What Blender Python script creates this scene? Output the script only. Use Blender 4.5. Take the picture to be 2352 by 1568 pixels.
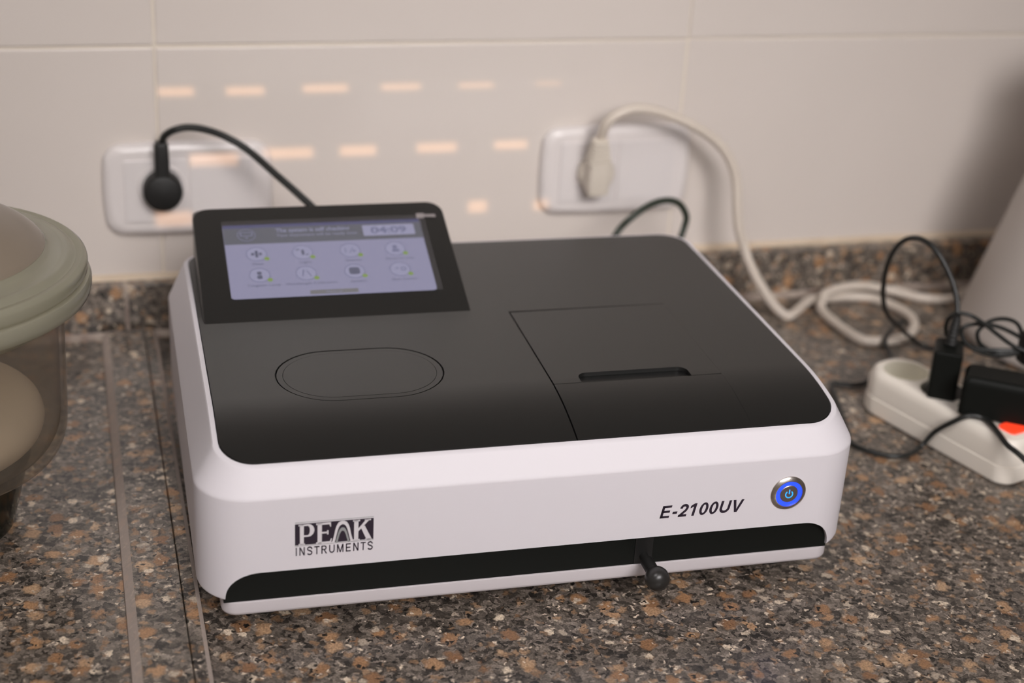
import bpy, bmesh, math, random
from math import sin, cos, pi, radians, sqrt
from mathutils import Vector, Matrix

# ------------------------------------------------------------------ scene, camera, light
for o in list(bpy.data.objects):
    bpy.data.objects.remove(o)
sc = bpy.context.scene
C = sc.collection
TH = 0.02072                      # the instrument stands slightly askew to the wall

cam_d = bpy.data.cameras.new('camera')
cam = bpy.data.objects.new('camera', cam_d)
C.objects.link(cam)
cam.location = (-0.0593, -0.8493, 0.6117)
cam.rotation_euler = (1.13976, -0.05415, -0.27009)
cam_d.sensor_width = 36.0
cam_d.lens = 54.5
cam_d.clip_start = 0.02
cam_d.dof.use_dof = True
cam_d.dof.focus_distance = 1.06
cam_d.dof.aperture_fstop = 3.6
sc.camera = cam

world = bpy.data.worlds.new('world')
sc.world = world
world.use_nodes = True
world.node_tree.nodes['Background'].inputs[0].default_value = (0.55, 0.62, 0.75, 1)
world.node_tree.nodes['Background'].inputs[1].default_value = 0.6

# low evening sun that reaches the wall only through the slots of the roller shutter
SUN_DIR = Vector((-0.25, -1.0, 0.40))          # from the wall towards the sun
sun_d = bpy.data.lights.new('evening_sun', 'SUN')
sun_d.energy = 1.5
sun_d.color = (1.0, 0.55, 0.27)
sun_d.angle = radians(0.15)
sun = bpy.data.objects.new('evening_sun', sun_d)
C.objects.link(sun)
sun.location = (-1.5, -6, 4)
sun.rotation_euler = SUN_DIR.to_track_quat('Z', 'Y').to_euler()

# room limits (counter top is z = 0)
X0, X1, Y0, YW, ZF, ZC = -1.7, 2.4, -1.9, 0.5129, -0.9, 1.75

def area(name, loc, rot, sx, sy, power, col):
    l = bpy.data.lights.new(name, 'AREA')
    l.shape = 'RECTANGLE'
    l.size, l.size_y, l.energy, l.color = sx, sy, power, col
    o = bpy.data.objects.new(name, l)
    o.location, o.rotation_euler = loc, rot
    C.objects.link(o)
    return o

# unseen lamps added: a tilted narrow beam for wall falloff, a fill from the left
LAMPS = []
for lc, aim, sx_, sy_, lp, sp in (((0.45, -1.62, 1.28), (0.37, 0.40, 0.16), 1.10, 0.8, 1.70, 36), ((-0.55, -0.80, ZC - 0.04), (-0.55, -0.80, 0.0), 0.6, 0.5, 4.2, 140)):
    lc = Vector(lc)
    rot = (lc - Vector(aim)).to_track_quat('Z', 'Y').to_euler()
    a_ = area('added_panel_light', lc, rot, sx_, sy_, lp, (1.0, 0.96, 0.955))
    a_.data.spread = radians(sp)
    LAMPS.append((lc, rot, sx_ / 2, sy_ / 2))

sc.cycles.use_adaptive_sampling = True
sc.cycles.adaptive_threshold = 0.025
sc.cycles.max_bounces = 6
sc.cycles.diffuse_bounces = 4
sc.cycles.glossy_bounces = 3
sc.cycles.transparent_max_bounces = 10
sc.view_settings.view_transform = 'Standard'
sc.view_settings.look = 'None'
sc.view_settings.gamma = 1.0
sc.view_settings.use_curve_mapping = False
sc.view_settings.exposure = 0.40

# ------------------------------------------------------------------ materials
def mat(name, col, rough=0.5, metal=0.0, spec=0.5, emit=None, es=0.0, coat=0.0):
    m = bpy.data.materials.new(name)
    m.use_nodes = True
    b = m.node_tree.nodes['Principled BSDF']
    b.inputs['Base Color'].default_value = (*col, 1)
    b.inputs['Roughness'].default_value = rough
    b.inputs['Metallic'].default_value = metal
    b.inputs['Specular IOR Level'].default_value = spec
    b.inputs['Coat Weight'].default_value = coat
    if emit:
        b.inputs['Emission Color'].default_value = (*emit, 1)
        b.inputs['Emission Strength'].default_value = es
    return m

def nd(m, t, **kw):
    n = m.node_tree.nodes.new(t)
    for k, v in kw.items():
        setattr(n, k, v)
    return n

def lk(m, a, b):
    m.node_tree.links.new(a, b)

def add_grain(m, scale=900, strength=0.04, dist=0.0003, detail=2):
    b = m.node_tree.nodes['Principled BSDF']
    tc = nd(m, 'ShaderNodeTexCoord')
    n = nd(m, 'ShaderNodeTexNoise')
    n.inputs['Scale'].default_value = scale
    n.inputs['Detail'].default_value = detail
    bp = nd(m, 'ShaderNodeBump')
    bp.inputs['Strength'].default_value = strength
    bp.inputs['Distance'].default_value = dist
    lk(m, tc.outputs['Object'], n.inputs['Vector'])
    lk(m, n.outputs['Fac'], bp.inputs['Height'])
    lk(m, bp.outputs['Normal'], b.inputs['Normal'])

def mix_noise(m, c1, c2, scale=6, detail=4):
    b = m.node_tree.nodes['Principled BSDF']
    tc = nd(m, 'ShaderNodeTexCoord')
    n = nd(m, 'ShaderNodeTexNoise')
    n.inputs['Scale'].default_value = scale
    n.inputs['Detail'].default_value = detail
    r = nd(m, 'ShaderNodeValToRGB')
    r.color_ramp.elements[0].position = 0.35
    r.color_ramp.elements[1].position = 0.65
    r.color_ramp.elements[0].color = (*c1, 1)
    r.color_ramp.elements[1].color = (*c2, 1)
    lk(m, tc.outputs['Object'], n.inputs['Vector'])
    lk(m, n.outputs['Fac'], r.inputs['Fac'])
    lk(m, r.outputs['Color'], b.inputs['Base Color'])

def granite(name, rough=0.28, dull=0.0, gain=(1.15, 1.08, 1.0)):
    m = mat(name, (0.1, 0.09, 0.08), rough)
    b = m.node_tree.nodes['Principled BSDF']
    tc = nd(m, 'ShaderNodeTexCoord')
    wn = nd(m, 'ShaderNodeTexNoise')
    wn.inputs['Scale'].default_value = 170
    wn.inputs['Detail'].default_value = 4
    sub = nd(m, 'ShaderNodeVectorMath', operation='SUBTRACT')
    sub.inputs[1].default_value = (0.5, 0.5, 0.5)
    scl = nd(m, 'ShaderNodeVectorMath', operation='SCALE')
    scl.inputs['Scale'].default_value = 0.011
    add = nd(m, 'ShaderNodeVectorMath', operation='ADD')
    lk(m, tc.outputs['Object'], wn.inputs['Vector'])
    lk(m, wn.outputs['Color'], sub.inputs[0])
    lk(m, sub.outputs[0], scl.inputs[0])
    lk(m, tc.outputs['Object'], add.inputs[0])
    lk(m, scl.outputs[0], add.inputs[1])
    P = add.outputs[0]

    def vor(scale):
        v = nd(m, 'ShaderNodeTexVoronoi')
        v.inputs['Scale'].default_value = scale
        lk(m, P, v.inputs['Vector'])
        s = nd(m, 'ShaderNodeSeparateColor')
        lk(m, v.outputs['Color'], s.inputs[0])
        return v, s

    def ramp(fac, stops, const=False):
        r = nd(m, 'ShaderNodeValToRGB')
        e = r.color_ramp.elements
        while len(e) < len(stops):
            e.new(0.5)
        for k, (p, c) in enumerate(stops):
            e[k].position = p
            e[k].color = (*[x * k_ for x, k_ in zip(c, gain)], 1) if len(c) == 3 else c
        if const:
            r.color_ramp.interpolation = 'CONSTANT'
        lk(m, fac, r.inputs['Fac'])
        return r.outputs['Color']

    def mixc(f, a, c):
        x = nd(m, 'ShaderNodeMix', data_type='RGBA')
        lk(m, f, x.inputs['Factor'])
        lk(m, a, x.inputs['A'])
        lk(m, c, x.inputs['B'])
        return x.outputs['Result']

    def math_(op, a, bb):
        x = nd(m, 'ShaderNodeMath', operation=op)
        for k, q in enumerate((a, bb)):
            if isinstance(q, (int, float)):
                x.inputs[k].default_value = q
            else:
                lk(m, q, x.inputs[k])
        return x.outputs[0]

    def mask(vs, thr, size, soft=0.08):
        """cells whose random value passes thr, shrunk to `size`"""
        v, s = vs
        sel = math_('GREATER_THAN', s.outputs[0], thr)
        mr = nd(m, 'ShaderNodeMapRange')
        mr.inputs['From Min'].default_value = size - soft
        mr.inputs['From Max'].default_value = size + soft
        mr.inputs['To Min'].default_value = 1
        mr.inputs['To Max'].default_value = 0
        lk(m, v.outputs['Distance'], mr.inputs['Value'])
        return math_('MULTIPLY', sel, mr.outputs[0])

    v1 = vor(300)
    base = ramp(v1[1].outputs[0], [(0.0, (0.010, 0.010, 0.010)), (0.25, (0.030, 0.028, 0.027)),
                                   (0.55, (0.115, 0.103, 0.094)), (1.0, (0.30, 0.27, 0.25))])
    v1b = vor(135)
    base2 = ramp(v1b[1].outputs[1], [(0.0, (0.016, 0.015, 0.015)), (0.45, (0.085, 0.075, 0.068)), (1.0, (0.22, 0.195, 0.178))])
    mx = nd(m, 'ShaderNodeMix', data_type='RGBA')
    mx.inputs['Factor'].default_value = 0.45
    lk(m, base, mx.inputs['A'])
    lk(m, base2, mx.inputs['B'])
    col = mx.outputs['Result']
    v2b = vor(150)
    tan2 = ramp(v2b[1].outputs[1], [(0.0, (0.15, 0.095, 0.06)), (1.0, (0.32, 0.225, 0.155))])
    col = mixc(mask(v2b, 0.70, 0.42, 0.14), col, tan2)
    v2 = vor(68)
    tan = ramp(v2[1].outputs[1], [(0.0, (0.20, 0.115, 0.068)), (0.5, (0.31, 0.185, 0.105)), (1.0, (0.40, 0.29, 0.20))])
    col = mixc(mask(v2, 0.66, 0.40, 0.10), col, tan)
    v3 = vor(105)
    cream = ramp(v3[1].outputs[2], [(0.0, (0.34, 0.30, 0.26)), (1.0, (0.60, 0.53, 0.45))])
    col = mixc(mask(v3, 0.89, 0.36, 0.10), col, cream)
    v4 = vor(300)
    col = mixc(mask(v4, 0.90, 0.40), col, cream)
    v5 = vor(260)
    ink = ramp(v5[1].outputs[2], [(0.0, (0.010, 0.010, 0.010)), (1.0, (0.03, 0.028, 0.026))])
    col = mixc(mask(v5, 0.86, 0.42, 0.10), col, ink)
    fn = nd(m, 'ShaderNodeTexNoise')
    fn.inputs['Scale'].default_value = 700
    fn.inputs['Detail'].default_value = 2
    lk(m, tc.outputs['Object'], fn.inputs['Vector'])
    fr_ = nd(m, 'ShaderNodeMapRange')
    fr_.inputs['From Min'].default_value = 0.3
    fr_.inputs['From Max'].default_value = 0.7
    fr_.inputs['To Min'].default_value = 0.68
    fr_.inputs['To Max'].default_value = 1.25
    lk(m, fn.outputs['Fac'], fr_.inputs['Value'])
    fm_ = nd(m, 'ShaderNodeVectorMath', operation='SCALE')
    lk(m, col, fm_.inputs[0])
    lk(m, fr_.outputs[0], fm_.inputs['Scale'])
    col = fm_.outputs[0]
    if dull:
        g = nd(m, 'ShaderNodeMix', data_type='RGBA')
        g.inputs['Factor'].default_value = dull
        g.inputs['B'].default_value = (0.50, 0.42, 0.37, 1)
        lk(m, col, g.inputs['A'])
        col = g.outputs['Result']
    lk(m, col, b.inputs['Base Color'])
    return m

def frosted(name, tint, see, gloss_rough, diff):
    """pale frosted glass: part clear, part scattering, with a fresnel gloss"""
    m = bpy.data.materials.new(name)
    m.use_nodes = True
    nt = m.node_tree
    nt.nodes.remove(nt.nodes['Principled BSDF'])
    out = nt.nodes['Material Output']
    tr = nd(m, 'ShaderNodeBsdfTransparent')
    tr.inputs[0].default_value = (*tint, 1)
    tl = nd(m, 'ShaderNodeBsdfTranslucent')
    tl.inputs[0].default_value = (*diff, 1)
    df = nd(m, 'ShaderNodeBsdfDiffuse')
    df.inputs[0].default_value = (*diff, 1)
    a = nd(m, 'ShaderNodeMixShader')
    a.inputs[0].default_value = 0.5
    lk(m, tl.outputs[0], a.inputs[1])
    lk(m, df.outputs[0], a.inputs[2])
    b = nd(m, 'ShaderNodeMixShader')
    b.inputs[0].default_value = see
    lk(m, a.outputs[0], b.inputs[1])
    lk(m, tr.outputs[0], b.inputs[2])
    fr = nd(m, 'ShaderNodeFresnel')
    fr.inputs[0].default_value = 1.45
    gl = nd(m, 'ShaderNodeBsdfGlossy')
    gl.inputs['Roughness'].default_value = gloss_rough
    c = nd(m, 'ShaderNodeMixShader')
    ge = nd(m, 'ShaderNodeNewGeometry')
    inv = nd(m, 'ShaderNodeMath', operation='SUBTRACT')
    inv.inputs[0].default_value = 1.0
    lk(m, ge.outputs['Backfacing'], inv.inputs[1])
    mu = nd(m, 'ShaderNodeMath', operation='MULTIPLY')
    lk(m, inv.outputs[0], mu.inputs[0])
    lk(m, fr.outputs[0], mu.inputs[1])
    lk(m, mu.outputs[0], c.inputs[0])
    lk(m, b.outputs[0], c.inputs[1])
    lk(m, gl.outputs[0], c.inputs[2])
    lk(m, c.outputs[0], out.inputs[0])
    return m

M = {}
M['plaster'] = mat('plaster', (0.60, 0.56, 0.53), 0.8); add_grain(M['plaster'], 60, 0.1, 0.001)
M['dark_wall'] = mat('darkened_wall', (0.30, 0.27, 0.24), 0.7); add_grain(M['dark_wall'], 80, 0.1, 0.001)
M['tile'] = mat('glazed_tile', (0.66, 0.60, 0.555), 0.22)
mix_noise(M['tile'], (0.645, 0.585, 0.54), (0.675, 0.615, 0.57), 3)
M['grout'] = mat('grout', (0.70, 0.63, 0.54), 0.8); add_grain(M['grout'], 400, 0.1)
M['silicone'] = mat('sealant', (0.62, 0.50, 0.37), 0.6); mix_noise(M['silicone'], (0.56, 0.45, 0.33), (0.66, 0.55, 0.42), 25)
M['bead'] = mat('mortar_bead', (0.36, 0.29, 0.24), 0.7); mix_noise(M['bead'], (0.26, 0.20, 0.17), (0.46, 0.39, 0.33), 60)
M['granite'] = granite('granite', gain=(1.26, 1.18, 1.07))
M['granite_raw'] = granite('granite_sawn_edge', 0.7, 0.80)
M['floor'] = mat('floor_tile', (0.35, 0.31, 0.28), 0.4); mix_noise(M['floor'], (0.3, 0.27, 0.24), (0.4, 0.35, 0.32), 4)
M['white'] = mat('white_plastic', (0.70, 0.668, 0.705), 0.48, spec=0.28); add_grain(M['white'], 1500, 0.02, 0.0001)
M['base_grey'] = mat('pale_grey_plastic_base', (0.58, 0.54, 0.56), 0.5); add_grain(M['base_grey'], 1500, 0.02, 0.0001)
M['black'] = mat('black_satin_plastic', (0.012, 0.012, 0.0115), 0.36); add_grain(M['black'], 2600, 0.10, 0.00008)
M['black_gloss'] = mat('black_trim', (0.007, 0.008, 0.007), 0.42, spec=0.16)
M['pit_and_band'] = mat('dark_recess_and_band', (0.006, 0.006, 0.006), 0.5)
M['rubber'] = mat('black_rubber', (0.008, 0.008, 0.0075), 0.55); add_grain(M['rubber'], 1200, 0.05)
M['knob'] = mat('knob_plastic', (0.022, 0.021, 0.02), 0.33)
M['print'] = mat('black_print', (0.018, 0.010, 0.022), 0.5)
M['logo_white'] = mat('logo_white', (0.68, 0.65, 0.68), 0.4)
M['logo_grey'] = mat('logo_grey', (0.30, 0.31, 0.31), 0.4)
M['steel'] = mat('brushed_steel', (0.62, 0.57, 0.53), 0.26, 1.0); add_grain(M['steel'], 700, 0.06)
M['steel_dark'] = mat('button_steel', (0.36, 0.31, 0.29), 0.4, 1.0)
M['blue'] = mat('blue_led', (0.01, 0.03, 0.3), 0.4, emit=(0.02, 0.07, 1.0), es=1.0)
M['blue2'] = mat('blue_led_symbol', (0.01, 0.1, 0.4), 0.4, emit=(0.02, 0.32, 1.0), es=1.1)
M['lcd'] = mat('screen_lit', (0.03, 0.03, 0.04), 0.25, emit=(0.235, 0.228, 0.335), es=0.85)
M['lcd_head'] = mat('screen_header', (0.03, 0.03, 0.03), 0.25, emit=(0.085, 0.088, 0.11), es=0.8)
M['lcd_edge'] = mat('screen_top_edge', (0.02, 0.02, 0.03), 0.25, emit=(0.06, 0.06, 0.15), es=0.8)
M['lcd_text'] = mat('screen_text_light', (0.03, 0.03, 0.04), 0.3, emit=(0.21, 0.21, 0.32), es=0.85)
M['lcd_ink'] = mat('screen_ink', (0.03, 0.03, 0.04), 0.3, emit=(0.075, 0.08, 0.13), es=0.8)
M['lcd_ring'] = mat('screen_ring', (0.03, 0.03, 0.04), 0.3, emit=(0.125, 0.13, 0.22), es=0.85)
M['lcd_disc'] = mat('screen_disc', (0.03, 0.03, 0.04), 0.3, emit=(0.265, 0.26, 0.375), es=0.85)
M['lcd_green'] = mat('screen_green', (0.03, 0.04, 0.02), 0.3, emit=(0.16, 0.24, 0.05), es=0.9)
M['lcd_grey'] = mat('screen_button', (0.03, 0.03, 0.03), 0.3, emit=(0.15, 0.145, 0.15), es=0.8)
M['cord_white'] = mat('white_cord', (0.62, 0.55, 0.475), 0.45); add_grain(M['cord_white'], 300, 0.05)
M['cord_black'] = mat('black_cord', (0.014, 0.015, 0.014), 0.4); add_grain(M['cord_black'], 800, 0.05)
M['cord_green'] = mat('dark_green_cord', (0.022, 0.030, 0.020), 0.45); add_grain(M['cord_green'], 800, 0.05)
M['socket'] = mat('socket_plastic', (0.70, 0.655, 0.64), 0.3); add_grain(M['socket'], 900, 0.02)
M['socket_in'] = mat('socket_insert', (0.68, 0.64, 0.63), 0.32); add_grain(M['socket_in'], 900, 0.02)
M['plug_white'] = mat('white_plug', (0.66, 0.60, 0.52), 0.4); add_grain(M['plug_white'], 900, 0.03)
M['strip'] = mat('power_strip_plastic', (0.92, 0.86, 0.77), 0.38); add_grain(M['strip'], 1200, 0.03)
M['strip_in'] = mat('power_strip_socket', (0.78, 0.74, 0.62), 0.42); add_grain(M['strip_in'], 1200, 0.03)
M['red'] = mat('red_rocker', (0.75, 0.05, 0.02), 0.3, emit=(1.0, 0.055, 0.015), es=0.55)
M['grey_plastic'] = mat('pale_grey_plastic', (0.52, 0.475, 0.44), 0.45); add_grain(M['grey_plastic'], 200, 0.03)
M['brass'] = mat('contact_brass', (0.6, 0.5, 0.3), 0.35, 1.0)
M['porcelain'] = mat('white_porcelain', (0.74, 0.66, 0.58), 0.4); mix_noise(M['porcelain'], (0.86, 0.77, 0.67), (0.90, 0.81, 0.71), 9)
M['glass_rim'] = frosted('frosted_glass_rim', (0.72, 0.72, 0.62), 0.25, 0.22, (0.56, 0.54, 0.43))
M['glass_body'] = frosted('smoky_glass_wall', (0.90, 0.87, 0.82), 0.80, 0.18, (0.36, 0.33, 0.29))
M['glass_lid'] = frosted('frosted_glass_dome', (0.80, 0.73, 0.64), 0.30, 0.3, (0.52, 0.45, 0.37))
M['glass_foot'] = frosted('clear_glass_foot', (0.55, 0.55, 0.50), 0.8, 0.15, (0.07, 0.075, 0.06))
M['film'] = frosted('clear_film', (0.96, 0.96, 0.97), 0.93, 0.12, (0.5, 0.48, 0.5))
M['film_tab'] = frosted('film_pull_tab', (0.8, 0.78, 0.78), 0.2, 0.2, (0.62, 0.57, 0.57))
M['lamp'] = mat('added_lamp_diffuser', (0.8, 0.8, 0.8), 0.6, emit=(1.0, 0.95, 0.93), es=3.0)

# ------------------------------------------------------------------ builders
def smooth(me, ang=35):
    for p in me.polygons:
        p.use_smooth = True
    me.set_sharp_from_angle(angle=radians(ang))

def obj(name, me, m, parent=None, ang=35, shade=True):
    if shade:
        smooth(me, ang)
    o = bpy.data.objects.new(name, me)
    C.objects.link(o)
    if m is not None:
        if isinstance(m, (list, tuple)):
            for q in m:
                me.materials.append(q)
        else:
            me.materials.append(m)
    if shade:
        wn = o.modifiers.new('normals', 'WEIGHTED_NORMAL')
        wn.keep_sharp = True
        wn.weight = 50
    if parent is not None:
        o.parent = parent
    return o

def tag(o, label, cat, group=None):
    o['label'] = label
    o['category'] = cat
    if group:
        o['group'] = group
    return o

def structure(o):
    o['kind'] = 'structure'
    return o

def thing(name, label, cat, loc=(0, 0, 0), rz=0.0, group=None):
    o = bpy.data.objects.new(name, None)
    C.objects.link(o)
    o.location = loc
    o.rotation_euler = (0, 0, rz)
    o.empty_display_size = 0.02
    return tag(o, label, cat, group)

def mesh(name, verts, faces):
    me = bpy.data.meshes.new(name)
    me.from_pydata([tuple(v) for v in verts], [], faces)
    me.update()
    bm = bmesh.new()
    bm.from_mesh(me)
    bmesh.ops.recalc_face_normals(bm, faces=bm.faces)
    bm.to_mesh(me)
    bm.free()
    return me

def from_bm(name, bm):
    me = bpy.data.meshes.new(name)
    bm.to_mesh(me)
    bm.free()
    return me

def box_me(name, x0, x1, y0, y1, z0, z1, bev=0.0, seg=2):
    bm = bmesh.new()
    bmesh.ops.create_cube(bm, size=1.0)
    for v in bm.verts:
        v.co = Vector(((x0 + x1) / 2 + v.co.x * (x1 - x0), (y0 + y1) / 2 + v.co.y * (y1 - y0), (z0 + z1) / 2 + v.co.z * (z1 - z0)))
    if bev:
        bmesh.ops.bevel(bm, geom=list(bm.edges), offset=bev, segments=seg, profile=0.5, affect='EDGES')
    bmesh.ops.recalc_face_normals(bm, faces=bm.faces)
    return from_bm(name, bm)

def rrect(x0, x1, y0, y1, r, n=8, k=1, bulge=0.0):
    """rounded rectangle, counter-clockwise, n steps a corner and k steps along each side"""
    rs = r if isinstance(r, (list, tuple)) else (r, r, r, r)      # (x0y0, x1y0, x1y1, x0y1)
    cs = [(x0 + rs[0], y0 + rs[0], pi, rs[0]), (x1 - rs[1], y0 + rs[1], 1.5 * pi, rs[1]),
          (x1 - rs[2], y1 - rs[2], 0, rs[2]), (x0 + rs[3], y1 - rs[3], 0.5 * pi, rs[3])]
    out = []
    for q, (cx, cy, a0, rr) in enumerate(cs):
        for i in range(n + 1):
            a = a0 + 0.5 * pi * i / n
            out.append((cx + rr * cos(a), cy + rr * sin(a)))
        nx = cs[(q + 1) % 4]
        e = out[-1]
        s = (nx[0] + nx[3] * cos(nx[2]), nx[1] + nx[3] * sin(nx[2]))
        for i in range(1, k):
            t = i / k
            out.append((e[0] + (s[0] - e[0]) * t, e[1] + (s[1] - e[1]) * t))
    if bulge:
        cx, cy, hx, hy = (x0 + x1) / 2, (y0 + y1) / 2, (x1 - x0) / 2, (y1 - y0) / 2
        out = [(x + bulge * ((x - cx) / hx) * (1 - ((y - cy) / hy) ** 2), y + bulge * ((y - cy) / hy) * (1 - ((x - cx) / hx) ** 2)) for x, y in out]
    return out

def loft_me(name, rings, cap0=True, cap1=True):
    n = len(rings[0])
    v = [p for r in rings for p in r]
    f = []
    for i in range(len(rings) - 1):
        for j in range(n):
            f.append((i * n + j, i * n + (j + 1) % n, (i + 1) * n + (j + 1) % n, (i + 1) * n + j))
    if cap0:
        f.append(tuple(range(n))[::-1])
    if cap1:
        f.append(tuple(range((len(rings) - 1) * n, len(rings) * n)))
    return mesh(name, v, f)

def lathe_me(name, prof, seg=48, closed=True):
    """profile of (r, z) turned about z"""
    rings = []
    for r, z in prof:
        rings.append([(max(r, 1e-5) * cos(2 * pi * j / seg), max(r, 1e-5) * sin(2 * pi * j / seg), z) for j in range(seg)])
    if closed:
        v = [p for r in rings for p in r]
        f = []
        k = len(rings)
        for i in range(k):
            for j in range(seg):
                a, b = i, (i + 1) % k
                f.append((a * seg + j, a * seg + (j + 1) % seg, b * seg + (j + 1) % seg, b * seg + j))
        return mesh(name, v, f)
    return loft_me(name, rings, True, True)

def sp(prof, per=4):
    '''the same (r, z) profile with extra points along a smooth curve'''
    return [(max(q.x, 0.0001), q.y) for q in crom([(r, z, 0) for r, z in prof], per)]

def crom(pts, per=8):
    P = [Vector(p) for p in pts]
    P = [P[0] * 2 - P[1]] + P + [P[-1] * 2 - P[-2]]
    out = []
    for i in range(1, len(P) - 2):
        a, b, c, d = P[i - 1], P[i], P[i + 1], P[i + 2]
        for k in range(per):
            t = k / per
            out.append(0.5 * ((2 * b) + (c - a) * t + (2 * a - 5 * b + 4 * c - d) * t * t + (3 * b - a - 3 * c + d) * t ** 3))
    out.append(P[-2])
    return out

def tube_me(name, pts, r, seg=12, per=8, raw=False):
    """a tube along a smooth path; r is one radius or a function of 0..1"""
    P = [Vector(p) for p in pts] if raw else crom(pts, per)
    n = len(P)
    T = []
    for i in range(n):
        T.append((P[min(i + 1, n - 1)] - P[max(i - 1, 0)]).normalized())
    up = Vector((0, 0, 1)) if abs(T[0].z) < 0.9 else Vector((1, 0, 0))
    N = (up - T[0] * up.dot(T[0])).normalized()
    rings = []
    for i in range(n):
        N = (N - T[i] * N.dot(T[i])).normalized()
        B = T[i].cross(N)
        rr = r(i / (n - 1)) if callable(r) else r
        rings.append([P[i] + (N * cos(2 * pi * j / seg) + B * sin(2 * pi * j / seg)) * rr for j in range(seg)])
    return loft_me(name, rings)

def xf(me, mtx):
    me.transform(mtx)
    me.update()
    return me

def join_me(name, mes):
    bm = bmesh.new()
    for q in mes:
        bm.from_mesh(q)
    return from_bm(name, bm)

def plate_me(name, outer, holes, zfun, thick, cuts=()):
    """flat plate cut to an outline with holes, then laid on a height profile zfun(x, y)"""
    bm = bmesh.new()
    edges = []
    for loop in [outer] + list(holes):
        vs = [bm.verts.new((x, y, 0)) for x, y in loop]
        for i in range(len(vs)):
            edges.append(bm.edges.new((vs[i], vs[(i + 1) % len(vs)])))
    bmesh.ops.triangle_fill(bm, use_beauty=True, use_dissolve=False, edges=edges)
    for c in cuts:
        g = list(bm.verts) + list(bm.edges) + list(bm.faces)
        bmesh.ops.bisect_plane(bm, geom=g, dist=1e-6, plane_co=(0, c, 0), plane_no=(0, 1, 0))
    bmesh.ops.recalc_face_normals(bm, faces=bm.faces)
    if sum(f.normal.z for f in bm.faces) < 0:
        bmesh.ops.reverse_faces(bm, faces=bm.faces)
    top = list(bm.faces)
    r = bmesh.ops.extrude_face_region(bm, geom=top)
    low = {v for v in r['geom'] if isinstance(v, bmesh.types.BMVert)}
    # the extruded copy becomes the top, the first faces the underside
    for v in bm.verts:
        v.co.z = zfun(v.co.x, v.co.y) - (0 if v in low else thick)
    bmesh.ops.recalc_face_normals(bm, faces=bm.faces)
    return from_bm(name, bm)

def text_me(body, height, width=None, shear=0.0, bold=0.0, spacing=1.0, depth=0.0001):
    """lettering lying in x-y, lower-left corner at the origin, cap height `height`"""
    cu = bpy.data.curves.new('lettering', 'FONT')
    cu.body = body
    cu.size = 1.0
    cu.shear = shear
    cu.offset = bold
    cu.space_character = spacing
    cu.resolution_u = 3
    o = bpy.data.objects.new('lettering', cu)
    C.objects.link(o)
    bpy.context.view_layer.update()
    dg = bpy.context.evaluated_depsgraph_get()
    me = bpy.data.meshes.new_from_object(o.evaluated_get(dg))
    bpy.data.objects.remove(o)
    bpy.data.curves.remove(cu)
    xs = [v.co.x for v in me.vertices]
    ys = [v.co.y for v in me.vertices]
    x0, x1, y0, y1 = min(xs), max(xs), min(ys), max(ys)
    cap = 0.73
    sy = height / cap
    sx = sy if width is None else width / (x1 - x0)
    me.transform(Matrix.Translation((-x0 * sx, 0, 0)) @ Matrix.Diagonal((sx, sy, 1, 1)))
    me.materials.clear()
    bm = bmesh.new()
    bm.from_mesh(me)
    r = bmesh.ops.extrude_face_region(bm, geom=list(bm.faces))
    for v in r['geom']:
        if isinstance(v, bmesh.types.BMVert):
            v.co.z += depth
    bmesh.ops.recalc_face_normals(bm, faces=bm.faces)
    bm.to_mesh(me)
    bm.free()
    return me

def ribbon(pts, w):
    """outline of a pen stroke of width w along pts"""
    P = [Vector((x, y)) for k, (x, y) in enumerate(pts) if k == 0 or math.dist(pts[k], pts[k - 1]) > 1e-6]
    L, R = [], []
    for i, p in enumerate(P):
        a = (p - P[i - 1]).normalized() if i else None
        b = (P[i + 1] - p).normalized() if i < len(P) - 1 else None
        if a is None or b is None:
            t = b if a is None else a
            n = Vector((-t.y, t.x))
            k = 1.0
        else:
            n = (Vector((-a.y, a.x)) + Vector((-b.y, b.x))).normalized()
            k = min(1 / max(n.dot(Vector((-a.y, a.x))), 0.2), 2.6)
        L.append(tuple(p + n * (w / 2 * k)))
        R.append(tuple(p - n * (w / 2 * k)))
    return L + R[::-1]

def el(cx, cy, rx, ry, a0, a1, n=10):
    return [(cx + rx * cos(radians(a0 + (a1 - a0) * i / n)), cy + ry * sin(radians(a0 + (a1 - a0) * i / n))) for i in range(n + 1)]

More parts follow.
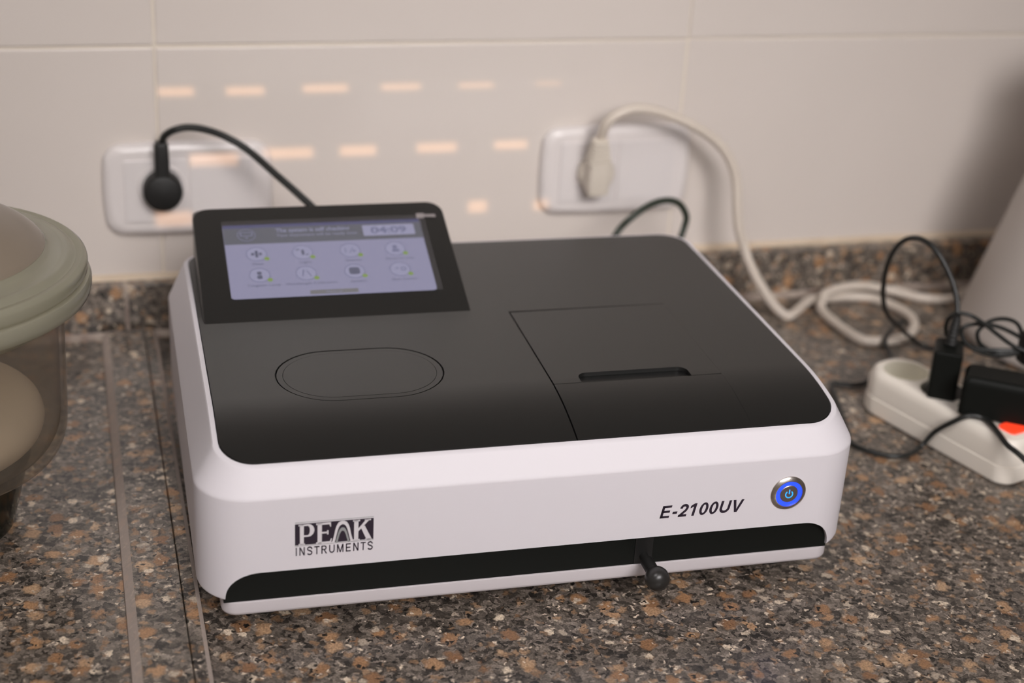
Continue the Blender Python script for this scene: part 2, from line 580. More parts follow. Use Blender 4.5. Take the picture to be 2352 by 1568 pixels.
def glyph(ch, t):
    """outlines of a sans capital of height 1 drawn with stroke t, and its advance"""
    h = t / 2
    def bar(a, b, c, d):
        return [(a, c), (b, c), (b, d), (a, d)]
    if ch == 'E':
        return [bar(0.08, 0.08 + t, 0, 1), bar(0.08, 0.80, 0, t * 0.86), bar(0.08, 0.80, 1 - t * 0.86, 1), bar(0.08, 0.75, 0.5 - t * 0.38, 0.5 + t * 0.48)], 0.92
    if ch == '-':
        return [bar(0.06, 0.42, 0.28, 0.28 + t * 0.95)], 0.50
    if ch == '0':
        return [{'outer': circle(0.39, 0.5, 0.34, 0.51, 28), 'holes': [circle(0.39, 0.5, 0.34 - t, 0.51 - t * 0.85, 28)]}], 0.78
    if ch == '1':
        return [bar(0.33, 0.33 + t, 0, 1), [(0.33, 1), (0.33, 1 - t * 1.25), (0.08, 0.62), (0.08, 0.62 + t)]], 0.78
    if ch == '2':
        return [ribbon([(0.14, 0.66), (0.16, 0.74)] + el(0.39, 0.71, 0.23, 0.21, 150, -20, 12) + [(0.55, 0.50), (0.30, 0.24), (0.16, 0.06)], t), bar(0.05, 0.70, 0, t * 0.9)], 0.78
    if ch == 'U':
        return [ribbon([(0.08 + h, 1), (0.08 + h, 0.40)] + el(0.49, 0.40, 0.41 - h, 0.40 - h, 180, 360, 14) + [(0.90 - h, 0.40), (0.90 - h, 1)], t)], 0.98
    if ch == 'V':
        return [[(0.02, 1), (0.02 + t * 1.1, 1), (0.46, t * 1.25), (0.90 - t * 1.1, 1), (0.90, 1), (0.46 + t * 0.56, 0), (0.46 - t * 0.56, 0)]], 0.92
    if ch == 'I':
        return [bar(0.10, 0.10 + t, 0, 1)], 0.32 + t * 0.4
    if ch == 'N':
        return [bar(0.08, 0.08 + t, 0, 1), bar(0.86 - t, 0.86, 0, 1), [(0.08, 1), (0.08 + t * 1.15, 1), (0.86, 0), (0.86 - t * 1.15, 0)]], 0.96
    if ch == 'S':
        return [ribbon([(0.80, 0.72)] + el(0.44, 0.735, 0.30, 0.265 - h * 0.6, 20, 200, 10) + [(0.30, 0.57), (0.58, 0.47)] + el(0.44, 0.27, 0.32, 0.27 - h * 0.6, 30, -160, 12), t)], 0.90
    if ch == 'T':
        return [bar(0.04, 0.80, 1 - t * 0.9, 1), bar(0.42 - h, 0.42 + h, 0, 1)], 0.84
    if ch == 'R':
        return [bar(0.08, 0.08 + t, 0, 1), {'outer': [(0.08, 1), (0.55, 1)] + el(0.55, 0.72, 0.29, 0.28, 90, -90, 12) + [(0.08, 0.44)], 'holes': [[(0.08 + t, 1 - t * 0.85), (0.52, 1 - t * 0.85)] + el(0.52, 0.72, 0.29 - t * 0.85, 0.28 - t * 0.85, 90, -90, 10) + [(0.08 + t, 0.44 + t * 0.85)]]},
                [(0.42, 0.46), (0.42 + t * 1.1, 0.46), (0.92, 0), (0.92 - t * 1.25, 0)]], 0.96
    if ch == 'M':
        return [bar(0.08, 0.08 + t, 0, 1), bar(1.04 - t, 1.04, 0, 1), [(0.08, 1), (0.08 + t * 1.2, 1), (0.56 + t * 0.45, 0), (0.56 - t * 0.45, 0)], [(1.04, 1), (1.04 - t * 1.2, 1), (0.56 - t * 0.45, 0), (0.56 + t * 0.45, 0)]], 1.14
    return [], 0.4

def letters_me(body, height, width, t, slant=0.0, track=0.0, depth=0.0001):
    polys, x = [], 0.0
    for ch in body:
        g_, adv = glyph(ch, t)
        mv = lambda q, x=x: [(px + x, py) for px, py in q]
        for q in g_:
            polys.append({'outer': mv(q['outer']), 'holes': [mv(k) for k in q['holes']]} if isinstance(q, dict) else mv(q))
        x += adv + track
    x -= track
    sx = width / (x + slant)
    f = lambda q: [((px + slant * py) * sx, py * height) for px, py in q]
    polys = [{'outer': f(q['outer']), 'holes': [f(k) for k in q['holes']]} if isinstance(q, dict) else f(q) for q in polys]
    return poly_me('lettering', polys, depth)

def poly_me(name, polys, depth=0.0001):
    """flat pieces in x-y given as outlines, with a little thickness in z"""
    bm = bmesh.new()
    for pts in polys:
        holes = []
        if isinstance(pts, dict):
            holes = pts['holes']
            pts = pts['outer']
        edges = []
        for loop in [pts] + holes:
            loop = [q for k, q in enumerate(loop) if math.dist(q, loop[k - 1]) > 1e-7]
            vs = [bm.verts.new((x, y, 0)) for x, y in loop]
            for i in range(len(vs)):
                edges.append(bm.edges.new((vs[i], vs[(i + 1) % len(vs)])))
        bmesh.ops.triangle_fill(bm, use_beauty=True, edges=edges)
    r = bmesh.ops.extrude_face_region(bm, geom=list(bm.faces))
    for v in r['geom']:
        if isinstance(v, bmesh.types.BMVert):
            v.co.z += depth
    bmesh.ops.recalc_face_normals(bm, faces=bm.faces)
    return from_bm(name, bm)

def circle(cx, cy, rx, ry=None, n=32):
    ry = rx if ry is None else ry
    return [(cx + rx * cos(2 * pi * i / n), cy + ry * sin(2 * pi * i / n)) for i in range(n)]

def ring(cx, cy, ro, ri, n=32, sy=1.0):
    return {'outer': circle(cx, cy, ro, ro * sy, n), 'holes': [circle(cx, cy, ri, ri * sy, n)]}

# ------------------------------------------------------------------ the room
structure(obj('floor', box_me('floor', X0, X1, Y0, YW + 0.1, ZF - 0.05, ZF), M['floor'], shade=False))
structure(obj('ceiling', box_me('ceiling', X0, X1, Y0, YW + 0.1, ZC, ZC + 0.05), M['plaster'], shade=False))
structure(obj('wall_left', box_me('wall_left', X0 - 0.05, X0, Y0, YW + 0.1, ZF, ZC), M['plaster'], shade=False))
structure(obj('wall_right', box_me('wall_right', X1, X1 + 0.05, Y0, YW + 0.1, ZF, ZC), M['plaster'], shade=False))
JZ0 = 0.5165
wall_back = structure(obj('wall_back', box_me('wall_back', X0, X1, YW + 0.0015, YW + 0.1, ZF, ZC), M['grout'], shade=False))
obj('darkened_upper_wall', box_me('darkened_upper_wall', X0, X1, YW - 0.001, YW + 0.0015, JZ0, ZC), M['dark_wall'], wall_back, shade=False)  # unseen upper wall, coloured dark to dim what the instrument's panel reflects

# glazed tiles, each a slab with softly rounded edges standing proud of the grout
TW, JX, JZ, TH_ = 0.4988, 0.0138, 0.265, 0.25
gap = 0.0022
tile_rows = [(0.0495, JZ - gap / 2)] + [(JZ + gap / 2 + i * TH_, JZ - gap / 2 + (i + 1) * TH_) for i in range(1)]
random.seed(4)
for r_, (z0, z1) in enumerate(tile_rows):
    tm = box_me('tile', -TW / 2 + gap / 2, TW / 2 - gap / 2, -0.004, 0.004, z0, z1, 0.0016, 3)
    smooth(tm, 60)
    tm.materials.append(M['tile'])
    for k in range(-3, 5):
        t = bpy.data.objects.new('tile', tm)
        C.objects.link(t)
        t.parent = wall_back
        t.location = (JX + (k + 0.5) * TW, YW + 0.004 + random.uniform(-0.0003, 0.0003), random.uniform(-0.0004, 0.0004))
        wn_ = t.modifiers.new('normals', 'WEIGHTED_NORMAL')
        wn_.keep_sharp = True
        t.rotation_euler = (0, radians(random.uniform(-0.12, 0.12)), radians(random.uniform(-0.06, 0.06)))

# the wall behind the photographer, with a window closed by a slotted roller shutter
WX0, WX1, WZ0, WZ1 = -1.05, 0.15, 0.55, 1.45
wf = join_me('wall_front', [box_me('a', X0, WX0, Y0 - 0.1, Y0, ZF, ZC), box_me('b', WX1, X1, Y0 - 0.1, Y0, ZF, ZC),
                            box_me('c', WX0, WX1, Y0 - 0.1, Y0, ZF, WZ0), box_me('d', WX0, WX1, Y0 - 0.1, Y0, WZ1, ZC)])
structure(obj('wall_front', wf, M['plaster'], shade=False))
k_ = (YW - (Y0 - 0.05)) / 1.0
slots = []
for row in ([(0.0151, 0.0468, 0.2199, 0.2282), (0.0743, 0.109, 0.2193, 0.2277), (0.143, 0.1847, 0.2201, 0.2286), (0.2148, 0.2523, 0.2204, 0.2282),
             (0.2878, 0.3221, 0.2206, 0.2276), (0.3623, 0.3881, 0.2216, 0.2274)],
            [(0.0424, 0.0861, 0.1540, 0.1655), (0.1075, 0.1529, 0.1593, 0.1693), (0.1772, 0.2119, 0.1596, 0.1693), (0.2499, 0.289, 0.1607, 0.1695),
             (0.3251, 0.3583, 0.1614, 0.1695)],
            [(0.0102, 0.0436, 0.0985, 0.1115), (0.3021, 0.3216, 0.0985, 0.1105), (0.3677, 0.3833, 0.0985, 0.1085)]):
    if row[0][2] > 0.2:                                   # upper slots narrowed to dim their sun patches
        row = [(a, b, c + 0.0004 + 0.0003 * i, d - 0.0002 - 0.0003 * i) for i, (a, b, c, d) in enumerate(row)]
    slots.append([(a + SUN_DIR.x * k_, b + SUN_DIR.x * k_, c - 0.0008 + SUN_DIR.z * k_, d + 0.0008 + SUN_DIR.z * k_) for a, b, c, d in row])
sh = []
zs = WZ1
for row in slots:
    zt, zb = max(s[3] for s in row), min(s[2] for s in row)
    sh.append(box_me('s', WX0, WX1, Y0 - 0.052, Y0 - 0.048, zt, zs))
    x = WX0
    for a, b, c, d in sorted(row):
        sh.append(box_me('s', x, a, Y0 - 0.052, Y0 - 0.048, zb, zt))
        if c - zb > 1e-5:
            sh.append(box_me('s', a, b, Y0 - 0.052, Y0 - 0.048, zb, c))
        if zt - d > 1e-5:
            sh.append(box_me('s', a, b, Y0 - 0.052, Y0 - 0.048, d, zt))
        x = b
    sh.append(box_me('s', x, WX1, Y0 - 0.052, Y0 - 0.048, zb, zt))
    zs = zb
sh.append(box_me('s', WX0, WX1, Y0 - 0.052, Y0 - 0.048, WZ0, zs))
structure(obj('window_1', join_me('window_1', sh), M['plaster'], shade=False))

# fixtures made up for the two added lamps
for (lc, rot, lw, lh), lab in zip(LAMPS, ('added narrow-beam panel lamp tilted down behind the photographer, unseen', 'added flat fill lamp under the ceiling at the left, unseen')):
    lamp = thing('added_panel_lamp', lab, 'lamp', lc, 0, 'added panel lamps')
    lamp.rotation_euler = rot
    obj('added_lamp_frame', loft_me('added_lamp_frame', [[(x, y, z) for x, y in rrect(-lw - 0.04 + i, lw + 0.04 - i, -lh - 0.04 + i, lh + 0.04 - i, 0.02)] for i, z in ((0, 0.034), (0, 0.004), (0.02, 0.004), (0.02, 0.03))]), M['socket'], lamp)
    obj('added_lamp_diffuser', box_me('added_lamp_diffuser', -lw - 0.01, lw + 0.01, -lh - 0.01, lh + 0.01, 0.012, 0.024, 0.003), M['lamp'], lamp)
    up_ = (ZC - lc.z) - 0.001
    if up_ > 0.1:
        Rl = lamp.rotation_euler.to_matrix().inverted()
        obj('added_lamp_bracket', tube_me('added_lamp_bracket', [Rl @ Vector((0, 0, h)) for h in (0.03, up_ * 0.5, up_)], 0.012), M['socket'], lamp)

# ------------------------------------------------------------------ granite worktop, upstand, raised strip
top = obj('granite_worktop', box_me('granite_worktop', X0, X1, -0.32, YW, -0.03, 0.0, 0.002), M['granite'])
tag(top, 'polished speckled grey and tan granite worktop under everything', 'worktop')
up = structure(obj('trim_1', box_me('trim_1', X0, X1, YW - 0.0195, YW - 0.001, 0.0004, 0.0485), M['bead'], shade=False))
for xa, xb in ((X0, -0.0226), (-0.0208, X1)):
    obj('granite_slab', box_me('granite_slab', xa + 0.0005, xb - 0.0005, YW - 0.0205, YW - 0.0025, 0.0006, 0.0488, 0.0016, 2), M['granite'], up)
obj('sealant_joint', loft_me('sealant_joint', [[(x, YW - 0.0055, 0.0486), (x, YW + 0.0015, 0.0486), (x, YW + 0.0015, 0.0535), (x, YW - 0.0012, 0.0532), (x, YW - 0.004, 0.0510)] for x in (X0, X1)]), M['silicone'], up)
obj('mortar_bead', loft_me('mortar_bead', [[(x, YW - 0.0285, 0.0002), (x, YW - 0.0204, 0.0002), (x, YW - 0.0204, 0.0045), (x, YW - 0.0225, 0.0025), (x, YW - 0.0255, 0.0010)] for x in (X0, X1)]), M['bead'], up)

rs = thing('granite_edge_strip', 'raised granite strip with pale sawn edges running beside the instrument', 'strip', (0, 0, 0))
def strip_slab(name, pts):
    y0, y1 = -0.315, 0.4832
    me = loft_me(name, [[(x, y, z) for x, z in pts] for y in (y0, y1)])
    for p in me.polygons:
        n = p.normal
        p.material_index = 1 if (abs(n.x) > 0.3 and not -0.015 < p.center.x < -0.003) else 0
    return obj(name, me, [M['granite'], M['granite_raw']], rs, shade=False)
strip_slab('wide_slab', [(-0.0456, 0.0003), (-0.0082, 0.0003), (-0.0082, 0.0094), (-0.0088, 0.0100), (-0.0390, 0.0100), (-0.0452, 0.0040)])
strip_slab('narrow_slab', [(-0.0076, 0.0003), (0.0034, 0.0003), (0.0034, 0.0076), (0.0006, 0.0100), (-0.0070, 0.0100), (-0.0076, 0.0094)])

# ------------------------------------------------------------------ the spectrophotometer
W, D, RC = 0.4593, 0.3652, 0.035
ZA, ZB, ZD, ZE, ZP = 0.1066, 0.1242, 0.0292, 0.0519, 0.1351
def zp(x, y):
    return ZP if y >= 0.085 else ZP - 0.0109 * ((0.085 - y) / 0.0703) ** 2

inst = thing('spectrophotometer', 'white and black benchtop spectrophotometer with a tilted touch screen', 'instrument', (0, 0, 0), -TH)

def r3(x0, x1, y0, y1, r, zf):
    return [(x, y, zf(x, y) if callable(zf) else zf) for x, y in rrect(x0, x1, y0, y1, r, 12, 36)]
def ri(i, z, r=None):
    return r3(i, W - i, i, D - i, RC - i if r is None else r, z)
rings = [ri(0.012, ZD + 0.0008), ri(0.0022, ZD), ri(0.0007, ZD + 0.0006), ri(0.0, ZD + 0.0025), ri(0.0, ZA - 0.0022), ri(0.0003, ZA - 0.0008), ri(0.0011, ZA + 0.0006),
         r3(0.0125, W - 0.0125, 0.0112, D - 0.0112, 0.0255, lambda x, y: zp(x, y) - 0.0016),
         r3(0.0135, W - 0.0135, 0.0122, D - 0.0122, 0.0248, lambda x, y: zp(x, y) - 0.0006),
         r3(0.0165, W - 0.0165, 0.0143, D - 0.0146, 0.0225, lambda x, y: zp(x, y) - 0.0005),
         r3(0.0167, W - 0.0167, 0.0145, D - 0.0148, 0.0223, lambda x, y: zp(x, y) - 0.0045)]
def arch_cut(me, x0, x1, z0, z1, r, y1):
    '''open an arch in the foot of the front face'''
    out = rrect(x0, x1, z0, z1, (0.0005, 0.0005, r, r), 14, 1)
    cut = loft_me('cut', [[(x, y, z) for x, z in out] for y in (-0.02, y1)])
    a = bpy.data.objects.new('shell_tmp', me)
    b = bpy.data.objects.new('cut_tmp', cut)
    C.objects.link(a)
    C.objects.link(b)
    md = a.modifiers.new('cut', 'BOOLEAN')
    md.operation, md.solver, md.object = 'DIFFERENCE', 'EXACT', b
    bpy.context.view_layer.update()
    res = bpy.data.meshes.new_from_object(a.evaluated_get(bpy.context.evaluated_depsgraph_get()))
    bpy.data.objects.remove(a)
    bpy.data.objects.remove(b)
    res.materials.clear()
    return res
AX0, AX1 = 0.0166, 0.4408
obj('body_shell', arch_cut(loft_me('body_shell', rings), AX0, AX1, 0.01, ZE, 0.0215, 0.0105), M['white'], inst, 40)

bx0, bx1 = 0.0142, W - 0.0142
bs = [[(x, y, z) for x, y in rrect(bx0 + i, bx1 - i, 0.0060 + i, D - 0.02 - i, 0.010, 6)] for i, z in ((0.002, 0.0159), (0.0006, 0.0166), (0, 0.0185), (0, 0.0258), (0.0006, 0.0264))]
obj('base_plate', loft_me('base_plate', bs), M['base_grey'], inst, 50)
for fx, fy in ((0.045, 0.04), (W - 0.045, 0.04), (0.045, D - 0.06), (W - 0.045, D - 0.06)):
    me = lathe_me('foot', [(0.0001, 0.0003), (0.0115, 0.0003), (0.013, 0.0018), (0.0125, 0.0162), (0.0001, 0.0162)], 24, False)
    o = obj('foot', me, M['rubber'], inst)
    o.location = (fx, fy, 0)

# black chassis front that shows through the arch in the shell
obj('front_strip', box_me('front_strip', AX0 - 0.001, AX1 + 0.001, 0.0072, 0.0100, 0.0262, ZE + 0.004, 0.0002, 1), M['black_gloss'], inst, 30)

# flat dark band and pull rod for the sample changer
obj('rod_dark_band', box_me('rod_dark_band', 0.2965, 0.3095, 0.0066, 0.009, 0.0268, 0.0520), M['pit_and_band'], inst)
kn = obj('pull_knob', xf(lathe_me('pull_knob', [(0.0001, 0.0122), (0.0040, 0.0122), (0.0050, 0.0128), (0.0050, 0.0150), (0.0060, 0.0158), (0.0077, 0.0178), (0.0085, 0.0210), (0.0082, 0.0244), (0.0066, 0.0272), (0.0035, 0.0287), (0.0001, 0.0290)], 32, False),
                         Matrix.Translation((0.3035, 0, 0.0325)) @ Matrix.Rotation(radians(90), 4, 'X')), M['knob'], inst, 50)
obj('rod', xf(lathe_me('rod', [(0.0001, -0.009), (0.0032, -0.009), (0.0032, 0.0), (0.0046, 0.0008), (0.0046, 0.0118), (0.0038, 0.0135), (0.0001, 0.0135)], 20, False),
              Matrix.Translation((0.3035, 0, 0.0325)) @ Matrix.Rotation(radians(90), 4, 'X')), M['rubber'], kn, 50)

# top panel, with the oval cover, the sample lid and the flap in front of it cut out of it
PX0, PX1, PY0, PY1 = 0.0172, 0.4421, 0.0149, 0.3500
LX0, LX1, LY0, LY1 = 0.2503, 0.3764, 0.0763, 0.2030
g, gr = 0.0011, 0.00008
cuts = [0.018 + 0.0045 * i for i in range(16)]
panel = rrect(PX0, PX1, PY0, PY1, 0.0222, 12, 1)
# insert the notch for the lid into the front side of the outline
i_ = max(i for i, (x, y) in enumerate(panel) if x < 0.1 and abs(y - PY0) < 1e-7)
notch = [(LX0, PY0), (LX0, LY1), (LX1, LY1), (LX1, PY0)]
outer = panel[:i_ + 1] + notch + panel[i_ + 1:]
OC = (0.1208, 0.1122)
def stadium(i, n=20):
    hx, r = 0.0198, 0.0393 - i
    return [(OC[0] + hx + r * cos(a), OC[1] + r * sin(a)) for a in [-pi / 2 + pi * k / n for k in range(n + 1)]] + \
           [(OC[0] - hx + r * cos(a), OC[1] + r * sin(a)) for a in [pi / 2 + pi * k / n for k in range(n + 1)]]
zt = lambda x, y: zp(x, y)
obj('top_panel', plate_me('top_panel', outer, [stadium(0)], zt, 0.003, cuts), M['black'], inst, 25)
zpit = lambda x, y: zp(x, y) - 0.0034
obj('panel_bed', plate_me('panel_bed', rrect(PX0 + 0.002, PX1 - 0.002, PY0 + 0.002, PY1 - 0.002, 0.02, 8), [], zpit, 0.0008, cuts), M['pit_and_band'], inst, 25)
cover = obj('oval_cover', plate_me('oval_cover', stadium(0.0011), [stadium(0.0052)], lambda x, y: zp(x, y) - 0.0002, 0.003, cuts), M['black'], inst, 25)
obj('cover_inlay', plate_me('cover_inlay', stadium(0.00552), [], lambda x, y: zp(x, y) - 0.0001, 0.003, cuts), M['black'], cover, 25)
# sample lid with the finger notch in its front edge
hx0, hx1, hy = 0.2716, 0.3535, 0.0910
fr = 0.007
nt = [(hx0, LY0 + 0.0004)] + [(hx0 + fr + fr * cos(a), hy - fr + fr * sin(a)) for a in [pi - (pi / 2) * k / 6 for k in range(7)]] + \
     [(hx1 - fr + fr * cos(a), hy - fr + fr * sin(a)) for a in [pi / 2 - (pi / 2) * k / 6 for k in range(7)]] + [(hx1, LY0 + 0.0004)]
lid_out = [(LX0 + g, LY0 + 0.0004)] + nt + [(LX1 - gr, LY0 + 0.0004), (LX1 - gr, LY1 - 0.0007), (LX0 + g, LY1 - 0.0022)]
lid = obj('sample_lid', plate_me('sample_lid', lid_out, [], zt, 0.003, cuts), M['black'], inst, 25)
obj('finger_recess', join_me('finger_recess', [box_me('f', hx0 - 0.002, hx1 + 0.002, LY0 - 0.0001, hy + 0.001, ZP - 0.0115, ZP - 0.0105), box_me('f', hx0 - 0.002, hx1 + 0.002, hy, hy + 0.001, ZP - 0.0110, ZP - 0.003)]), M['black_gloss'], lid, shade=False)
flap = [(LX0 + g, PY0), (LX1 - gr, PY0), (LX1 - gr, LY0 - 0.0003), (LX0 + g, LY0 - 0.0003)]
obj('front_flap', plate_me('front_flap', flap, [], zt, 0.003, cuts), M['black'], inst, 25)

# ---- tilted screen
PHI = radians(20)
SY = 0.2095
SX0, SX1, SH = 0.0206, 0.2221, 0.1302
def sface(s, t, o=0.0):
    return Vector((s, SY + t * cos(PHI) - o * sin(PHI), ZP + t * sin(PHI) + o * cos(PHI)))
SM = Matrix(((1, 0, 0, 0), (0, cos(PHI), -sin(PHI), SY), (0, sin(PHI), cos(PHI), ZP), (0, 0, 0, 1)))
fo = rrect(SX0, SX1, -0.004, SH, (0.0005, 0.0005, 0.013, 0.013), 8, 1)
front_ring = [sface(s, t) for s, t in fo]
cxm = (SX0 + SX1) / 2
front_in = [sface(cxm + (s - cxm) * 0.994, t + (-0.0007 if t > 0.1 else 0), 0.0004) for s, t in fo]
front_ring = [sface(s, t, -0.0006) for s, t in fo]
mid_ring = [(p.x, max(p.y + 0.004, p.y), p.z - 0.0012 if p.z > ZP + 0.02 else p.z) for p in front_ring]
back_ring = [(cxm + (p.x - cxm) * 0.985, 0.3435, max(p.z - 0.004, ZP - 0.002)) for p in front_ring]
obj('screen_housing', loft_me('screen_housing', [front_in, front_ring, mid_ring, back_ring]), M['black'], inst, 40)

scr = obj('touch_screen', xf(poly_me('touch_screen', [rrect(0.0428, 0.2003, 0.0238, 0.1082, 0.0028, 5)], 0.0004), SM @ Matrix.Translation((0, 0, 0.0003))), M['lcd'], inst, shade=False)
def disp(name, polys, m, o=0.0008, d=0.00005):
    return obj(name, xf(poly_me(name, polys, d), SM @ Matrix.Translation((0, 0, o))), m, scr, shade=False)
def dtext(name, body, s, t, h, w, m, bold=0.0):
    return obj(name, xf(text_me(body, h, w, 0, bold, 1.0, 0.00004), SM @ Matrix.Translation((s, t, 0.00092))), m, scr, shade=False)
disp('header_bar', [rrect(0.0430, 0.2001, 0.0853, 0.1080, 0.0002, 1)], M['lcd_head'])
disp('screen_top_edge', [rrect(0.0430, 0.2001, 0.1045, 0.1080, 0.0002, 1)], M['lcd_edge'], 0.00084)
disp('clock_box', [rrect(0.1528, 0.1945, 0.0898, 0.1025, 0.0008, 2)], M['lcd_disc'], 0.00086)
dtext('clock_digits', '04:09', 0.1590, 0.0926, 0.0078, 0.029, M['lcd_ring'], 0.03)
disp('header_icon', [ring(0.0605, 0.0960, 0.0072, 0.0066), {'outer': rrect(0.0555, 0.0655, 0.0948, 0.0996, 0.0008, 2), 'holes': [rrect(0.0565, 0.0645, 0.0957, 0.0987, 0.0003, 2)]}, [(0.0590, 0.0935), (0.0620, 0.0935), (0.0605, 0.0915)]], M['lcd_ring'], 0.00086)
dtext('header_title', 'The system is self checking', 0.0838, 0.0980, 0.0046, 0.0585, M['lcd_text'], 0.02)
dtext('header_note', 'Your instrument will be ready soon', 0.0838, 0.0926, 0.0034, 0.0640, M['lcd_text'])
names = ['Filter', 'Light', 'Detector', 'Deuterium Lamp', 'Tungsten Lamp', 'Wavelength Calibration', 'System', 'Dark Current']
widths = [0.008, 0.008, 0.012, 0.020, 0.023, 0.036, 0.011, 0.018]
for k in range(8):
    cx = (0.0662, 0.1018, 0.1393, 0.1752)[k % 4]
    cy = 0.0733 if k < 4 else 0.0491
    ic = disp('icon_disc', [circle(cx, cy, 0.0078, n=28)], M['lcd_disc'], 0.00080)
    disp('icon_ring', [ring(cx, cy, 0.0081, 0.0075, 28)], M['lcd_ring'], 0.00086)
    gl = [
        [rrect(cx - 0.0012, cx + 0.0012, cy - 0.0040, cy + 0.0040, 0.0008, 2), rrect(cx - 0.0042, cx - 0.0018, cy - 0.0015, cy + 0.0015, 0.0007, 2), rrect(cx + 0.0018, cx + 0.0042, cy - 0.0015, cy + 0.0015, 0.0007, 2)],
        [rrect(cx - 0.0008, cx + 0.0014, cy - 0.0030, cy + 0.0030, 0.0006, 2), [(cx - 0.0048, cy + 0.0022), (cx - 0.0020, cy + 0.0032), (cx - 0.0022, cy + 0.0042), (cx - 0.0050, cy + 0.0034)], [(cx + 0.0024, cy - 0.0036), (cx + 0.0048, cy - 0.0026), (cx + 0.0045, cy - 0.0016), (cx + 0.0022, cy - 0.0025)]],
        [rrect(cx - 0.0042, cx - 0.0034, cy - 0.0025, cy + 0.0030, 0.0003, 2), [(cx - 0.0010, cy - 0.0030), (cx - 0.0002, cy - 0.0030), (cx + 0.0030, cy + 0.0034), (cx + 0.0022, cy + 0.0034)], rrect(cx + 0.0020, cx + 0.0040, cy - 0.0018, cy + 0.0002, 0.0005, 2)],
        [rrect(cx - 0.0018, cx + 0.0016, cy - 0.0002, cy + 0.0038, 0.001, 3), rrect(cx - 0.0028, cx + 0.0030, cy - 0.0036, cy - 0.0008, 0.0008, 2)],
        [rrect(cx - 0.0018, cx + 0.0018, cy + 0.0004, cy + 0.0040, 0.0012, 3), rrect(cx - 0.0020, cx + 0.0020, cy - 0.0044, cy - 0.0001, 0.0012, 3)],
        [[(cx - 0.0034, cy - 0.0036), (cx - 0.0026, cy - 0.0036), (cx - 0.0010, cy + 0.0036), (cx - 0.0022, cy + 0.0040)], [(cx + 0.0002, cy + 0.0030), (cx + 0.0010, cy + 0.0030), (cx + 0.0040, cy - 0.0036), (cx + 0.0030, cy - 0.0036)]],
        [rrect(cx - 0.0042, cx + 0.0042, cy - 0.0036, cy + 0.0042, 0.0022, 4)],
        [[(cx - 0.0044, cy - 0.0004), (cx - 0.0020, cy + 0.0022), (cx - 0.0006, cy - 0.0004), (cx - 0.0020, cy + 0.0008)], ring(cx + 0.0026, cy + 0.0002, 0.0022, 0.0014, 16)],
    ][k]
    disp('icon_glyph', gl, M['lcd_ink'] if k in (0, 1, 4, 6) else M['lcd_ring'], 0.00090)
    disp('status_dot', [circle(cx + 0.0074, cy - 0.0058, 0.0021, n=16)], M['lcd_green'], 0.00094)
    w = widths[k]
    dtext('icon_caption', names[k], cx - w / 2 + (0.001 if k else 0.0), cy - 0.0127, 0.0026, w * 1.1, M['lcd_ink'])
sb = disp('screen_button', [rrect(0.1022, 0.1392, 0.0252, 0.0296, 0.0003, 2)], M['lcd_grey'], 0.00086)
dtext('button_caption', 'Warm up', 0.1142, 0.0264, 0.0019, 0.0125, M['lcd_text'])
film = obj('screen_film', xf(poly_me('screen_film', [rrect(0.0422, 0.2048, 0.0232, 0.1128, 0.0015, 3)], 0.00012), SM @ Matrix.Translation((0, 0, 0.0011))), M['film'], inst, shade=False)
tab_pts = [(0.1985, 0.1085), (0.2046, 0.1085), (0.2048, 0.1100), (0.2140, 0.1092), (0.2147, 0.1100), (0.2143, 0.1128), (0.2060, 0.1128), (0.2048, 0.1144), (0.1990, 0.1144)]
obj('pull_tab', xf(poly_me('pull_tab', [tab_pts], 0.00015), SM @ Matrix.Translation((0, 0, 0.0013))), M['film_tab'], film, shade=False)

# ---- power button, model number, maker's badge on the front face
FM = Matrix(((1, 0, 0, 0), (0, 0, -1, 0), (0, 1, 0, 0), (0, 0, 0, 1)))        # x-y drawing -> front face
def ff(x, z, o=0.0):
    return Matrix.Translation((x, -o, z)) @ FM
btn = obj('power_button', xf(lathe_me('power_button', [(0.0096, -0.001), (0.0130, -0.001), (0.0130, 0.0006), (0.0126, 0.0011), (0.0104, 0.0021), (0.0099, 0.0021), (0.0097, 0.0014)], 64), ff(0.4027, 0.0780)), M['steel'], inst, 30)
obj('light_ring', xf(lathe_me('light_ring', [(0.0064, 0.0), (0.0098, 0.0), (0.0098, 0.0013), (0.0064, 0.0015)], 64), ff(0.4027, 0.0780)), M['blue'], btn, 30)
obj('button_cap', xf(lathe_me('button_cap', [(0.0001, 0.0), (0.0066, 0.0), (0.0066, 0.0016), (0.0062, 0.0019), (0.0001, 0.0020)], 48, False), ff(0.4027, 0.0780)), M['steel_dark'], btn, 30)
arc = [radians(90 + 38 + (360 - 76) * i / 20) for i in range(21)]
sym = [[(0.0030 * cos(a), 0.0030 * sin(a) - 0.0002) for a in arc] + [(0.0022 * cos(a), 0.0022 * sin(a) - 0.0002) for a in reversed(arc)], rrect(-0.00042, 0.00042, 0.0, 0.0036, 0.0004, 3)]
obj('power_symbol', xf(poly_me('power_symbol', sym, 0.0001), ff(0.4027, 0.0780, 0.00196)), M['blue2'], btn, shade=False)

mt = obj('model_number', xf(letters_me('E-2100UV', 0.0097, 0.0622, 0.200, 0.20, 0.02), ff(0.3086, 0.0662, 0.00002)), M['print'], inst, shade=False)

